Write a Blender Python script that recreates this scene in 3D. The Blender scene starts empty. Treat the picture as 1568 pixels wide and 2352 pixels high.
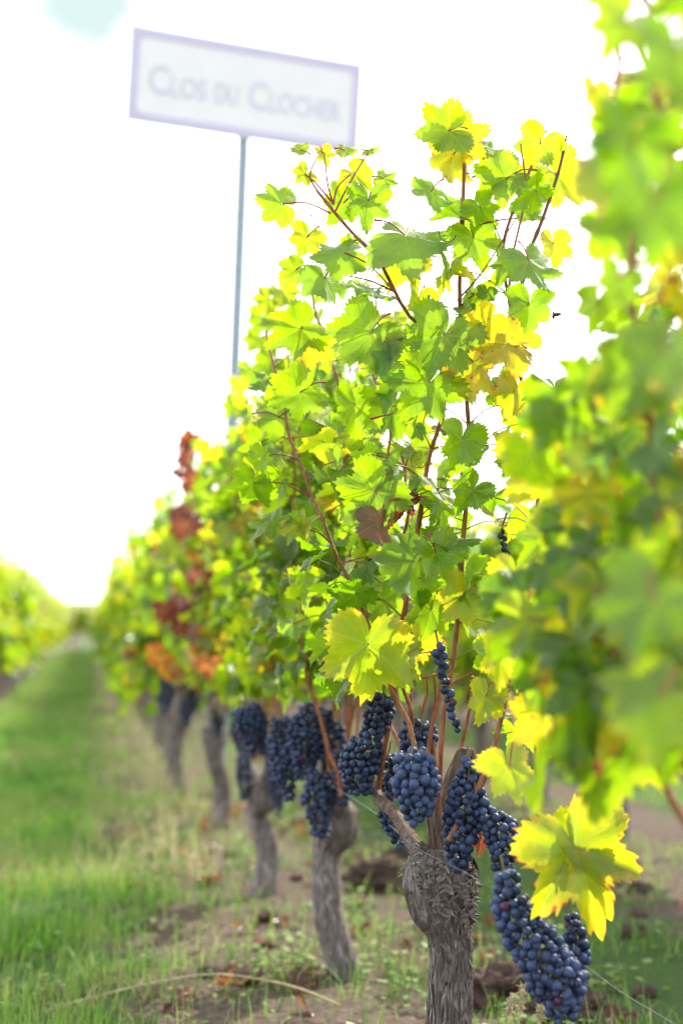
import bpy, math, random
import numpy as np
from mathutils import Vector, Matrix, noise

# ------------------------------------------------------------------ camera, sky, sun, exposure
S = bpy.context.scene
COL = S.collection
W_PX, H_PX, FPX = 1568.0, 2352.0, 3267.0        # working pixel frame; 50 mm lens on a 36 mm tall frame
CAM = Vector((0, 0, 1.0))
YAW, PITCH = math.radians(10.02), math.radians(4.53)
FWD = Vector((math.sin(YAW) * math.cos(PITCH), math.cos(YAW) * math.cos(PITCH), math.sin(PITCH)))
RIGHT = Vector((math.cos(YAW), -math.sin(YAW), 0))
UP = RIGHT.cross(FWD)

cd = bpy.data.cameras.new('camera')
cd.sensor_fit = 'VERTICAL'; cd.sensor_height = 36; cd.sensor_width = 24
cd.lens = 50; cd.clip_start = 0.05; cd.clip_end = 3000
cd.dof.use_dof = True; cd.dof.focus_distance = 2.72; cd.dof.aperture_fstop = 1.9
cam = bpy.data.objects.new('camera', cd); COL.objects.link(cam)
cam.location = CAM
cam.rotation_euler = Matrix((RIGHT, UP, -FWD)).transposed().to_euler()
S.camera = cam

SUN_AZ, SUN_EL = math.radians(45), math.radians(42)          # clockwise from +Y (down the row) and height
SUN_DIR = Vector((math.sin(SUN_AZ) * math.cos(SUN_EL), math.cos(SUN_AZ) * math.cos(SUN_EL), math.sin(SUN_EL)))
sl = bpy.data.lights.new('sun', 'SUN'); sl.energy = 3.7; sl.angle = math.radians(0.5); sl.color = (1, .93, .82)
so = bpy.data.objects.new('sun', sl); COL.objects.link(so)
so.rotation_euler = SUN_DIR.to_track_quat('Z', 'Y').to_euler()

S.view_settings.view_transform = 'Standard'; S.view_settings.look = 'None'
S.view_settings.gamma = 1; S.view_settings.exposure = 1.36
S.cycles.max_bounces = 8; S.cycles.transmission_bounces = 8; S.cycles.transparent_max_bounces = 6
S.cycles.caustics_reflective = False; S.cycles.caustics_refractive = False
S.cycles.use_denoising = True

def at(x, y, d):
    """point seen at working pixel (x, y) at depth d metres"""
    return CAM + FWD * d + RIGHT * ((x - W_PX / 2) / FPX * d) + UP * ((H_PX / 2 - y) / FPX * d)
def proj(p):
    v = Vector(p) - CAM; d = v.dot(FWD)
    if d < .05: return (1e6, 1e6, d)
    return (W_PX / 2 + v.dot(RIGHT) / d * FPX, H_PX / 2 - v.dot(UP) / d * FPX, d)

world = bpy.data.worlds.new("World"); S.world = world; world.use_nodes = True
nt = world.node_tree; N = nt.nodes; L = nt.links; N.clear()
sky = N.new('ShaderNodeTexSky'); sky.sky_type = 'NISHITA'; sky.sun_disc = False
sky.sun_elevation = SUN_EL; sky.sun_rotation = SUN_AZ; sky.dust_density = 2.0; sky.air_density = 1.0
tc = N.new('ShaderNodeTexCoord')
gap = N.new('ShaderNodeVectorMath'); gap.operation = 'DISTANCE'
gd = (at(200, -5, 1) - CAM).normalized(); gap.inputs[1].default_value = gd
nz = N.new('ShaderNodeTexNoise'); nz.inputs['Scale'].default_value = 9; nz.inputs['Detail'].default_value = 3
na = N.new('ShaderNodeMath'); na.operation = 'MULTIPLY_ADD'; na.inputs[1].default_value = .11; na.inputs[2].default_value = -.055
nb = N.new('ShaderNodeMath'); nb.operation = 'ADD'
hole = N.new('ShaderNodeMapRange'); hole.interpolation_type = 'SMOOTHSTEP'
hole.inputs['From Min'].default_value = .012; hole.inputs['From Max'].default_value = .050
# cloud veil: thick low down and towards the sun's side, breaking to blue high up and behind
sep = N.new('ShaderNodeSeparateXYZ')
hi = N.new('ShaderNodeMapRange'); hi.inputs['From Min'].default_value = .55; hi.inputs['From Max'].default_value = .95
hi.inputs['To Min'].default_value = 1; hi.inputs['To Max'].default_value = .5
bk = N.new('ShaderNodeMapRange'); bk.inputs['From Min'].default_value = -.5; bk.inputs['From Max'].default_value = .35
bk.inputs['To Min'].default_value = .5; bk.inputs['To Max'].default_value = 1
m1 = N.new('ShaderNodeMath'); m1.operation = 'MULTIPLY'
mx = N.new('ShaderNodeMix'); mx.data_type = 'RGBA'
mx.inputs['B'].default_value = (9.5, 9.6, 9.8, 1)
bg = N.new('ShaderNodeBackground'); bg.inputs['Strength'].default_value = 0.15
wo = N.new('ShaderNodeOutputWorld')
L.new(tc.outputs['Generated'], gap.inputs[0]); L.new(tc.outputs['Generated'], nz.inputs['Vector'])
L.new(nz.outputs['Fac'], na.inputs[0]); L.new(gap.outputs['Value'], nb.inputs[0]); L.new(na.outputs[0], nb.inputs[1])
L.new(nb.outputs[0], hole.inputs['Value'])
L.new(tc.outputs['Generated'], sep.inputs[0]); L.new(sep.outputs['Z'], hi.inputs['Value']); L.new(sep.outputs['Y'], bk.inputs['Value'])
L.new(hi.outputs[0], m1.inputs[0]); L.new(bk.outputs[0], m1.inputs[1])
L.new(m1.outputs[0], mx.inputs['Factor'])
mh = N.new('ShaderNodeMix'); mh.data_type = 'RGBA'; mh.inputs['A'].default_value = (1.95, 2.42, 2.44, 1)
L.new(hole.outputs[0], mh.inputs['Factor']); L.new(mx.outputs['Result'], mh.inputs['B']); L.new(sky.outputs[0], mx.inputs['A'])
L.new(mh.outputs['Result'], bg.inputs['Color']); L.new(bg.outputs[0], wo.inputs['Surface'])

# ------------------------------------------------------------------ helpers
rng = np.random.default_rng(11)
def nrm(v):
    return v / (np.linalg.norm(v, axis=-1, keepdims=True) + 1e-12)

class Chunk:
    __slots__ = ('V', 'F', 'm', 'uv', 'c')
    def __init__(s, V, F, m=0, uv=None, c=None):
        s.V = np.asarray(V, float); s.F = np.asarray(F, int); s.m = m; s.uv = uv; s.c = c

def build(name, chunks, mats, parent=None, smooth=True):
    V = np.concatenate([c.V for c in chunks])
    n = len(V); loops = []; tot = []; mi = []; off = 0
    uv = np.zeros((n, 2)); cc = np.zeros((n, 4)); cc[:, 3] = 1
    for c in chunks:
        k = len(c.V)
        loops.append((c.F + off).ravel()); tot.append(np.full(len(c.F), c.F.shape[1])); mi.append(np.full(len(c.F), c.m))
        if c.uv is not None: uv[off:off + k] = c.uv
        if c.c is not None: cc[off:off + k] = c.c
        off += k
    loops = np.concatenate(loops); tot = np.concatenate(tot); mi = np.concatenate(mi)
    me = bpy.data.meshes.new(name)
    me.vertices.add(n); me.vertices.foreach_set('co', V.astype(np.float32).ravel())
    me.loops.add(len(loops)); me.loops.foreach_set('vertex_index', loops.astype(np.int32))
    me.polygons.add(len(tot))
    me.polygons.foreach_set('loop_start', (np.cumsum(tot) - tot).astype(np.int32))
    me.polygons.foreach_set('material_index', mi.astype(np.int32))
    me.polygons.foreach_set('use_smooth', np.full(len(tot), bool(smooth)))
    ul = me.uv_layers.new(name='UVMap'); ul.data.foreach_set('uv', uv[loops].astype(np.float32).ravel())
    ca = me.color_attributes.new(name='Col', type='FLOAT_COLOR', domain='POINT')
    ca.data.foreach_set('color', cc.astype(np.float32).ravel())
    for m in (mats if isinstance(mats, (list, tuple)) else [mats]): me.materials.append(m)
    me.update(calc_edges=True); me.validate()
    o = bpy.data.objects.new(name, me); COL.objects.link(o)
    if parent is not None: o.parent = parent
    return o

def tag(o, label=None, cat=None, group=None, kind=None):
    if label: o['label'] = label
    if cat: o['category'] = cat
    if group: o['group'] = group
    if kind: o['kind'] = kind
    return o
def thing(name, loc, label, cat, group=None):
    o = bpy.data.objects.new(name, None); COL.objects.link(o); o.location = loc; o.empty_display_size = .1
    return tag(o, label, cat, group)

def tube(P, R, sides=8, m=0, cap=True, wob=None, col=None):
    P = np.asarray(P, float); n = len(P); R = np.broadcast_to(np.asarray(R, float), (n,))
    T = nrm(np.gradient(P, axis=0))
    ref = np.array([1., 0, 0]) if abs(T[0][0]) < .8 else np.array([0, 1., 0])
    a = nrm(np.cross(T, ref)); b = np.cross(T, a)
    th = np.linspace(0, 2 * math.pi, sides, endpoint=False)
    rr = R[:, None] * (np.ones((n, sides)) if wob is None else wob)
    V = P[:, None, :] + rr[..., None] * (np.cos(th)[None, :, None] * a[:, None, :] + np.sin(th)[None, :, None] * b[:, None, :])
    V = V.reshape(-1, 3)
    i = np.arange(n - 1)[:, None] * sides; j = np.arange(sides)[None, :]; k = (j + 1) % sides
    F = np.stack([i + j, i + k, i + sides + k, i + sides + j], -1).reshape(-1, 4)
    out = [Chunk(V, F, m, c=None if col is None else np.tile(col, (len(V), 1)))]
    if cap:
        for r0, pt in ((0, P[0]), ((n - 1) * sides, P[-1])):
            VV = np.vstack([V[r0:r0 + sides], pt[None]])
            FF = np.array([[q, (q + 1) % sides, sides] for q in range(sides)])
            if r0 == 0: FF = FF[:, ::-1]
            out.append(Chunk(VV, FF, m, c=None if col is None else np.tile(col, (len(VV), 1))))
    return out

def spline(pts, n):
    """Catmull-Rom through pts"""
    P = np.asarray(pts, float); P = np.vstack([2 * P[0] - P[1], P, 2 * P[-1] - P[-2]])
    out = []; segs = len(P) - 3
    for t in np.linspace(0, segs - 1e-6, n):
        i = int(t); u = t - i; p0, p1, p2, p3 = P[i:i + 4]
        out.append(.5 * (2 * p1 + (p2 - p0) * u + (2 * p0 - 5 * p1 + 4 * p2 - p3) * u * u + (3 * p1 - p0 - 3 * p2 + p3) * u ** 3))
    return np.array(out)

# ------------------------------------------------------------------ materials
class G:
    """small node-graph helper"""
    def __init__(s, name):
        s.mat = bpy.data.materials.new(name); s.mat.use_nodes = True
        s.t = s.mat.node_tree; s.n = s.t.nodes; s.n.clear()
        s.out = s.n.new('ShaderNodeOutputMaterial')
    def set(s, sock, v):
        if isinstance(v, bpy.types.NodeSocket): s.t.links.new(v, sock)
        elif v is not None: sock.default_value = v
    def M(s, op, a, b=None, c=None, clamp=False):
        n = s.n.new('ShaderNodeMath'); n.operation = op; n.use_clamp = clamp
        for i, v in enumerate((a, b, c)):
            if v is not None: s.set(n.inputs[i], v)
        return n.outputs[0]
    def mix(s, f, a, b, mode='MIX'):
        n = s.n.new('ShaderNodeMix'); n.data_type = 'RGBA'; n.blend_type = mode
        s.set(n.inputs['Factor'], f); s.set(n.inputs['A'], a); s.set(n.inputs['B'], b); return n.outputs['Result']
    def ramp(s, f, stops):
        n = s.n.new('ShaderNodeValToRGB'); e = n.color_ramp.elements
        while len(e) < len(stops): e.new(.5)
        for q, (p, c) in zip(e, stops): q.position = p; q.color = tuple(c) + (1,)
        s.set(n.inputs[0], f); return n.outputs[0]
    def range(s, v, a, b, c=0, d=1, smooth=False):
        n = s.n.new('ShaderNodeMapRange'); n.interpolation_type = 'SMOOTHSTEP' if smooth else 'LINEAR'
        s.set(n.inputs['Value'], v); n.inputs['From Min'].default_value = a; n.inputs['From Max'].default_value = b
        n.inputs['To Min'].default_value = c; n.inputs['To Max'].default_value = d; return n.outputs[0]
    def noise(s, vec, scale, detail=3, rough=.5, dist=0.0):
        n = s.n.new('ShaderNodeTexNoise'); s.set(n.inputs['Vector'], vec)
        n.inputs['Scale'].default_value = scale; n.inputs['Detail'].default_value = detail; n.inputs['Roughness'].default_value = rough; n.inputs['Distortion'].default_value = dist
        return n.outputs['Fac']
    def coord(s, which='Object'): return s.n.new('ShaderNodeTexCoord').outputs[which]
    def scalev(s, v, k):
        n = s.n.new('ShaderNodeVectorMath'); n.operation = 'MULTIPLY'; s.set(n.inputs[0], v); n.inputs[1].default_value = k; return n.outputs[0]
    def attr(s):
        n = s.n.new('ShaderNodeVertexColor'); n.layer_name = 'Col'
        q = s.n.new('ShaderNodeSeparateColor'); s.t.links.new(n.outputs['Color'], q.inputs[0])
        return q.outputs[0], q.outputs[1], q.outputs[2], n.outputs['Alpha']
    def bump(s, h, strength=.5, dist=.01):
        n = s.n.new('ShaderNodeBump'); s.set(n.inputs['Height'], h); n.inputs['Strength'].default_value = strength
        n.inputs['Distance'].default_value = dist; return n.outputs[0]
    def bsdf(s, col, rough=.6, spec=.4, normal=None, **kw):
        n = s.n.new('ShaderNodeBsdfPrincipled'); s.set(n.inputs['Base Color'], col if isinstance(col, bpy.types.NodeSocket) else tuple(col) + (1,))
        s.set(n.inputs['Roughness'], rough); s.set(n.inputs['Specular IOR Level'], spec)
        if normal is not None: s.t.links.new(normal, n.inputs['Normal'])
        for k, v in kw.items(): s.set(n.inputs[k], v)
        return n.outputs[0]
    def mixsh(s, f, a, b):
        n = s.n.new('ShaderNodeMixShader'); s.set(n.inputs[0], f); s.t.links.new(a, n.inputs[1]); s.t.links.new(b, n.inputs[2]); return n.outputs[0]
    def transl(s, col, normal=None):
        n = s.n.new('ShaderNodeBsdfTranslucent'); s.set(n.inputs['Color'], col); return n.outputs[0]
    def done(s, sh): s.t.links.new(sh, s.out.inputs['Surface']); return s.mat

def leaf_material():
    g = G('vine_leaf')
    h, edge, rnd, rad = g.attr()
    uv = g.coord('UV'); q = g.n.new('ShaderNodeSeparateXYZ'); g.t.links.new(uv, q.inputs[0]); u, v = q.outputs[0], q.outputs[1]
    r = g.M('SQRT', g.M('ADD', g.M('MULTIPLY', u, u), g.M('MULTIPLY', v, v)))
    A = math.radians(52)
    t = g.M('DIVIDE', g.M('ARCTAN2', u, v), A)
    k = g.M('ROUND', t)
    ph = g.M('MULTIPLY', g.M('SUBTRACT', t, k), A)
    s_ = g.M('MULTIPLY', r, g.M('COSINE', ph)); p = g.M('ABSOLUTE', g.M('MULTIPLY', r, g.M('SINE', ph)))
    w = g.M('MULTIPLY_ADD', s_, -.012, .018)
    main = g.M('SUBTRACT', 1.0, g.M('DIVIDE', p, w), clamp=True)
    fr = g.M('FRACT', g.M('MULTIPLY', g.M('SUBTRACT', s_, g.M('MULTIPLY', p, .85)), 6.5))
    sec = g.M('SUBTRACT', 1.0, g.M('DIVIDE', g.M('ABSOLUTE', g.M('SUBTRACT', fr, .5)), .055), clamp=True)
    sec = g.M('MULTIPLY', sec, .55)
    vein = g.M('MAXIMUM', main, sec)
    ob = g.coord('Object')
    n1 = g.noise(ob, 34, 4, .6); n2 = g.noise(ob, 130, 2)
    rr = g.M('POWER', rad, 5.0)
    he = g.M('ADD', h, g.M('MULTIPLY', g.M('SUBTRACT', n1, .5), .46))
    he = g.M('ADD', he, g.M('MULTIPLY', g.M('MULTIPLY', edge, rr), g.M('MULTIPLY_ADD', n1, 1.4, -.1)))
    spot = g.range(g.noise(ob, 75, 2), .68, .74); he = g.M('ADD', he, g.M('MULTIPLY', g.M('MULTIPLY', spot, g.M('ADD', edge, .25)), .5), clamp=True)
    refl = g.ramp(he, [(0, (.030, .068, .006)), (.3, (.066, .125, .008)), (.52, (.14, .19, .018)), (.68, (.40, .33, .025)),
                       (.80, (.36, .10, .03)), (.9, (.17, .03, .03)), (1, (.12, .035, .025))])
    tran = g.ramp(he, [(0, (.13, .30, .002)), (.3, (.325, .545, .003)), (.52, (.50, .58, .008)), (.68, (.80, .63, .014)),
                       (.80, (.62, .13, .02)), (.9, (.22, .035, .018)), (1, (.16, .04, .02))])
    dk = g.M('MULTIPLY_ADD', n2, .5, .75)
    refl = g.mix(1.0, refl, g.ramp(n2, [(.2, (.75, .75, .75)), (.8, (1.15, 1.15, 1.1))]), 'MULTIPLY')
    geo = g.n.new('ShaderNodeNewGeometry')
    under = g.mix(.5, refl, (.22, .30, .13, 1))                      # felted paler lower side of the blade
    refl = g.mix(geo.outputs['Backfacing'], refl, under)
    refl = g.mix(g.M('MULTIPLY', vein, .45), refl, (.30, .33, .12, 1))
    tran = g.mix(g.M('MULTIPLY', vein, .38), tran, (.62, .66, .10, 1))
    bmp = g.bump(g.M('ADD', g.M('MULTIPLY', vein, -.5), g.M('MULTIPLY', n2, .5)), .35, .004)
    rough = g.M('MULTIPLY_ADD', geo.outputs['Backfacing'], .30, .26)
    sh = g.mixsh(.66, g.bsdf(refl, rough, .6, bmp), g.transl(tran))
    return g.done(sh)
def bark_material(name, c0, c1, c2, scale):
    g = G(name); ob = g.coord('Object')
    sv = g.scalev(ob, (1, 1, .22))
    a = g.noise(sv, scale, 6, .68, 1.6); b = g.noise(ob, scale * .25, 3)
    col = g.ramp(a, [(.28, c0), (.5, c1), (.72, c2)])
    col = g.mix(g.range(b, .42, .66, 0, .6), col, tuple(.55 * x for x in c1) + (1,))
    return g.done(g.bsdf(col, .9, .2, g.bump(a, 1.0, .012)))
def cane_material():
    g = G('cane_wood'); ob = g.coord('Object'); h, e, r_, a_ = g.attr()
    n = g.noise(g.scalev(ob, (1, 1, .2)), 160, 3)
    col = g.ramp(n, [(.3, (.14, .045, .018)), (.55, (.29, .105, .042)), (.75, (.36, .17, .08))])
    col = g.mix(h, col, (.10, .06, .045, 1))
    return g.done(g.bsdf(col, .6, .35, g.bump(n, .4, .002)))
def petiole_material():
    g = G('petiole'); h, e, r_, a_ = g.attr()
    col = g.ramp(r_, [(0, (.35, .045, .05)), (.45, (.36, .07, .05)), (.7, (.26, .26, .05)), (1, (.22, .30, .06))])
    return g.done(g.mixsh(.25, g.bsdf(col, .5, .4), g.transl(col)))
def berry_material():
    g = G('grape_skin'); h, e, r_, a_ = g.attr(); ob = g.coord('Object')
    n = g.noise(ob, 110, 4, .65); n2 = g.noise(ob, 420, 2)
    bloom = g.M('MULTIPLY', g.range(g.M('ADD', n, g.M('MULTIPLY', h, .35)), .46, .86), g.M('MULTIPLY_ADD', n2, .6, .6), clamp=True)
    col = g.mix(bloom, (.005, .009, .027, 1), (.050, .080, .178, 1))
    col = g.mix(g.range(e, .9, 1.0), col, (.07, .018, .05, 1))
    return g.done(g.bsdf(col, g.M('MULTIPLY_ADD', bloom, .25, .47), .33))
def simple(name, col, rough=.6, spec=.4, var=.25, scale=30, **kw):
    g = G(name); n = g.noise(g.coord('Object'), scale, 4)
    c = g.mix(1.0, tuple(col) + (1,), g.ramp(n, [(.25, (1 - var,) * 3), (.75, (1 + var,) * 3)]), 'MULTIPLY')
    return g.done(g.bsdf(c, rough, spec, **kw))
def grass_material():
    g = G('grass_blade'); h, e, r_, a_ = g.attr()
    col = g.ramp(h, [(0, (.045, .115, .014)), (.35, (.145, .26, .04)), (.65, (.19, .28, .06)), (.85, (.28, .27, .12)), (1, (.38, .30, .18))])
    tr = g.ramp(h, [(0, (.08, .25, .02)), (.35, (.19, .44, .04)), (.65, (.34, .48, .09)), (1, (.5, .42, .22))])
    return g.done(g.mixsh(.4, g.bsdf(col, .55, .35), g.transl(tr)))
def ground_material():
    g = G('vineyard_ground'); ob = g.coord('Object'); q = g.n.new('ShaderNodeSeparateXYZ'); g.t.links.new(ob, q.inputs[0])
    n = g.noise(ob, 3.2, 5, .6); f = g.noise(ob, 38, 5, .7); b = g.noise(ob, .35, 3)
    # bare strip under every row, sward between (row pitch 1.79 m, a row at x = .69)
    t = g.M('FRACT', g.M('ADD', g.M('DIVIDE', g.M('SUBTRACT', q.outputs[0], .69), 1.79), .5))
    dist = g.M('MULTIPLY', g.M('ABSOLUTE', g.M('SUBTRACT', t, .5)), 1.79)
    gr = g.range(g.M('ADD', dist, g.M('MULTIPLY', g.M('SUBTRACT', n, .5), .95)), .48, .72, smooth=True)
    soil = g.ramp(f, [(.25, (.036, .026, .020)), (.5, (.098, .072, .054)), (.75, (.19, .15, .12))])
    sward = g.ramp(f, [(.25, (.03, .055, .015)), (.6, (.06, .11, .028)), (.85, (.16, .15, .06))])
    col = g.mix(gr, soil, sward)
    return g.done(g.bsdf(col, .95, .1, g.bump(f, .8, .02)))

M_LEAF = leaf_material()
M_BARK = bark_material('vine_bark', (.026, .018, .015), (.19, .155, .14), (.50, .44, .42), 55)
M_BARK_DARK = bark_material('old_wood', (.04, .026, .02), (.17, .115, .09), (.36, .26, .21), 70)
M_CANE = cane_material(); M_PET = petiole_material(); M_BERRY = berry_material(); M_GRASS = grass_material()
M_STEM = simple('bunch_stem', (.16, .13, .04), .6, .3)
M_STRIP = simple('peeling_bark', (.155, .132, .118), .9, .15, .8, 45)
M_WIRE = simple('galvanised_wire', (.11, .115, .125), .5, .3, .2, 80)
M_SOIL = simple('clod_soil', (.070, .046, .037), .95, .1, .5, 35)
M_GROUND = ground_material()
M_STALK = simple('dry_stalk', (.42, .36, .20), .7, .25, .3, 60)

# ------------------------------------------------------------------ leaf templates
def leaf_template(nseg, rings, seed, depth=1.0, teeth=True):
    r = np.random.default_rng(seed)
    kth = np.array([0, 27, 52, 79, 104, 136, 160, 174, 180]); kr = np.array([1.03, .74 - .15 * depth, .93, .70 - .15 * depth, .82, .70, .58, .32, .12])
    kr = kr * (1 + r.normal(0, .035, len(kr)))
    th = np.linspace(-180, 180, nseg, endpoint=False) + 180 / nseg
    a = np.abs(th)
    R = np.interp(a, kth, kr)
    R2 = np.interp(np.clip(a + 4, 0, 180), kth, kr); R3 = np.interp(np.clip(np.abs(a - 4), 0, 180), kth, kr)
    R = (R * 2 + R2 + R3) / 4
    R *= 1 + .05 * np.sin(np.radians(th) * 2 + r.uniform(0, 6)) * r.uniform(.2, 1)
    if teeth:
        w = (8.2 if nseg > 100 else 12.0) + r.normal(0, .2)
        saw = ((th + 2.2 * np.sin(np.radians(th) * 5 + seed)) / w) % 1.0
        big = .6 + .5 * np.sin(np.radians(th) * 11 + seed) ** 2
        R *= 1 + .19 * big * (np.abs(saw - .4) * 2 - .6) * np.where(a < 165, 1, 0) + r.normal(0, .010, nseg)
    thr = np.radians(th)
    fr = np.array(rings)
    rr = fr[:, None] * R[None, :]
    x = rr * np.sin(thr); y = rr * np.cos(thr)
    V = np.stack([x, y, np.zeros_like(x)], -1).reshape(-1, 3)
    nr = len(fr); i = np.arange(nr - 1)[:, None] * nseg; j = np.arange(nseg - 1)[None, :] if False else np.arange(nseg)[None, :]
    k = (j + 1) % nseg
    F = np.stack([i + j, i + k, i + nseg + k, i + nseg + j], -1)
    F = F[:, :-1].reshape(-1, 4)        # leave the petiole notch open
    return dict(V=V, F=F, uv=V[:, :2].copy(), rad=np.repeat(fr, nseg), th=np.tile(thr, nr), r=np.linalg.norm(V, axis=1))
T_HI = [leaf_template(132, [.015, .3, .55, .78, .92, 1], s, d) for s, d in ((1, 1.0), (2, .7), (3, 1.25), (4, .4), (5, .9), (6, .6))]
T_MID = [leaf_template(72, [.02, .45, .8, 1], s + 20, d) for s, d in ((1, 1.), (2, .7), (3, 1.2), (4, .5))]
T_LOW = [leaf_template(22, [.03, .6, 1], s + 40, d, False) for s, d in ((1, 1.), (2, .7), (3, .9))]

def leaf_chunk(T, pos, tip, normal, size, h, edge, rnd, r, curl=None, fold=None, wave=None):
    """one blade: pos = petiole junction, tip = direction of the midrib"""
    V = T['V']; x, y, rr, th = V[:, 0], V[:, 1], T['r'], T['th']
    fold = r.uniform(-.1, .7) if fold is None else fold
    curl = r.uniform(-.45, .75) if curl is None else curl
    wave = r.uniform(.06, .30) if wave is None else wave
    z = fold * np.abs(x) * .8 - curl * y * np.abs(y) * .5 - .18 * curl * x * x + wave * rr * rr * np.sin(th * r.integers(3, 7) + r.uniform(0, 6))
    z = z + .055 * rr * np.sin(7 * x + r.uniform(0, 6)) * np.sin(6 * y) + .02 * np.sin(15 * x + r.uniform(0, 6)) * np.sin(13 * y + r.uniform(0, 6)) - .12 * rr ** 3 * (1 + np.cos(th * 360 / 52)) * r.uniform(-.4, 1.2)
    yy = y * (1 - .22 * abs(curl) * rr); xx = x * (1 - .25 * abs(fold) * rr)
    n = nrm(np.asarray(normal, float)); t = np.asarray(tip, float); t = nrm(t - n * (t @ n)); s = np.cross(t, n)
    P = np.asarray(pos) + size * (xx[:, None] * s + yy[:, None] * t + z[:, None] * n)
    c = np.empty((len(V), 4)); c[:, 0] = h; c[:, 1] = edge; c[:, 2] = rnd; c[:, 3] = T['rad']
    return Chunk(P, T['F'], 0, T['uv'], c)
def petiole_chunk(a, b, rad, rnd, sides=5):
    a = np.asarray(a, float); b = np.asarray(b, float); mid = (a + b) / 2 + np.array([0, 0, .12]) * np.linalg.norm(b - a)
    P = spline([a, mid, b], 5)
    return tube(P, [rad * 1.5, rad, rad, rad, rad * 1.1], sides, 1, False, col=np.array([0, 0, rnd, 1.]))

def leaf_hue(r, shift=0.0):
    k = r.random()
    if k < .72: h = r.uniform(.06, .34)
    elif k < .90: h = r.uniform(.34, .52)
    elif k < .994: h = r.uniform(.54, .66)
    else: h = r.uniform(.68, .95)
    return float(np.clip(h + shift, 0, 1)), float(r.choice([0, .0, .1, .25, .5], p=[.4, .2, .2, .12, .08]))

# ------------------------------------------------------------------ grape bunches
def ico(sub):
    import bmesh
    b = bmesh.new(); bmesh.ops.create_icosphere(b, subdivisions=sub, radius=1)
    V = np.array([v.co[:] for v in b.verts]); F = np.array([[v.index for v in f.verts] for f in b.faces]); b.free(); return V, F
ICO = {1: ico(1), 2: ico(2), 3: ico(3)}
def bunch(axis, widths, berry, r, sub=2, parent=None, bloom=(0, 1), name='grape_cluster'):
    """axis: list of points from the stem down, widths: radius at each of them"""
    A = spline(axis, 24); w = np.interp(np.linspace(0, 1, 24), np.linspace(0, 1, len(widths)), widths)
    pts = []; rad = []
    seg = np.linalg.norm(np.diff(A, axis=0), axis=1).sum()
    T = nrm(np.gradient(A, axis=0))
    pr = w / w.sum()
    for _ in range(int(2600)):
        i = r.choice(24, p=pr); d = r.normal(size=3); d -= T[i] * (d @ T[i]); d = nrm(d)
        q = A[i] + d * max(0.0, w[i] - berry) * math.sqrt(r.uniform(.45, 1)) + T[i] * r.normal(0, seg / 60)
        b = berry * r.uniform(.72, 1.1)
        if pts:
            D = np.linalg.norm(np.array(pts) - q, axis=1)
            if (D < (np.array(rad) + b) * .85).any(): continue
        pts.append(q); rad.append(b)
    V0, F0 = ICO[sub]; ch = []
    for q, b in zip(pts, rad):
        e = 1.0 if r.random() < .02 else r.uniform(0, .85)
        k = np.array([1, 1, r.uniform(.96, 1.08)]) * b
        c = np.tile(np.array([r.uniform(*bloom), e, r.random(), 1.]), (len(V0), 1))
        ch.append(Chunk(q + V0 * k, F0, 0, c=c))
    o = build(name, ch, M_BERRY, parent)
    st = []
    top = A[0] + np.array([r.normal(0, .006), r.normal(0, .006), .035])
    st += tube(np.vstack([top[None], A[:18]]), np.linspace(.0022, .0012, 19), 5)
    for q in pts[::4]:
        i = int(np.argmin(np.linalg.norm(A - q, axis=1))); i = max(0, i - 1)
        st += tube(np.array([A[i], (A[i] + q) / 2 + [0, 0, .002], q]), .0009, 4, cap=False)
    build('bunch_stem', st, M_STEM, o)
    return o

# ------------------------------------------------------------------ vines
def trunk_mesh(P, R, r, sides, rings, amp=.12):
    A = spline(P, rings); rad = np.interp(np.linspace(0, 1, rings), np.linspace(0, 1, len(R)), R)
    th = np.linspace(0, 2 * math.pi, sides, endpoint=False)
    o = r.uniform(0, 50); wob = np.ones((rings, sides))
    for i in range(rings):
        z = A[i][2]
        for j in range(sides):
            cx, cy = math.cos(th[j]), math.sin(th[j])
            tw = z * 2.0
            v = noise.noise(Vector((cx * 3.2 + o, cy * 3.2, z * 5))) * amp
            if sides > 24:
                v += noise.noise(Vector((cx * 9 + tw, cy * 9 + o, z * 9))) * amp * .7
                v += (abs(noise.noise(Vector((cx * 17 + o, cy * 17 + tw, z * 11)))) - .2) * amp * .6
            wob[i, j] = 1 + v
    return tube(A, rad, sides, wob=wob)

def cane_points(r, base, top, n, sway=.05):
    base = np.asarray(base, float); top = np.asarray(top, float)
    m1 = base + (top - base) * .33 + r.normal(0, sway, 3) * [1, 1, .2]; m2 = base + (top - base) * .68 + r.normal(0, sway, 3) * [1, 1, .2]
    P = spline([base, m1, m2, top], n)
    P[1:-1] += r.normal(0, .004, (n - 2, 3))
    return P

def make_canes(r, n, y0, y1, zbase, ztop, xs=.12, xb=0.0):
    out = []
    for k in range(n):
        y = y0 + (y1 - y0) * (k + .5) / n + r.normal(0, .05)
        b = np.array([r.normal(0, .03), y * .85, zbase + r.uniform(-.04, .06)])
        t = np.array([r.normal(xb, xs), y * 1.05 + r.normal(0, .12), ztop + r.uniform(-.3, .06)])
        out.append(cane_points(r, b, t, 24))
    return out

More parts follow.
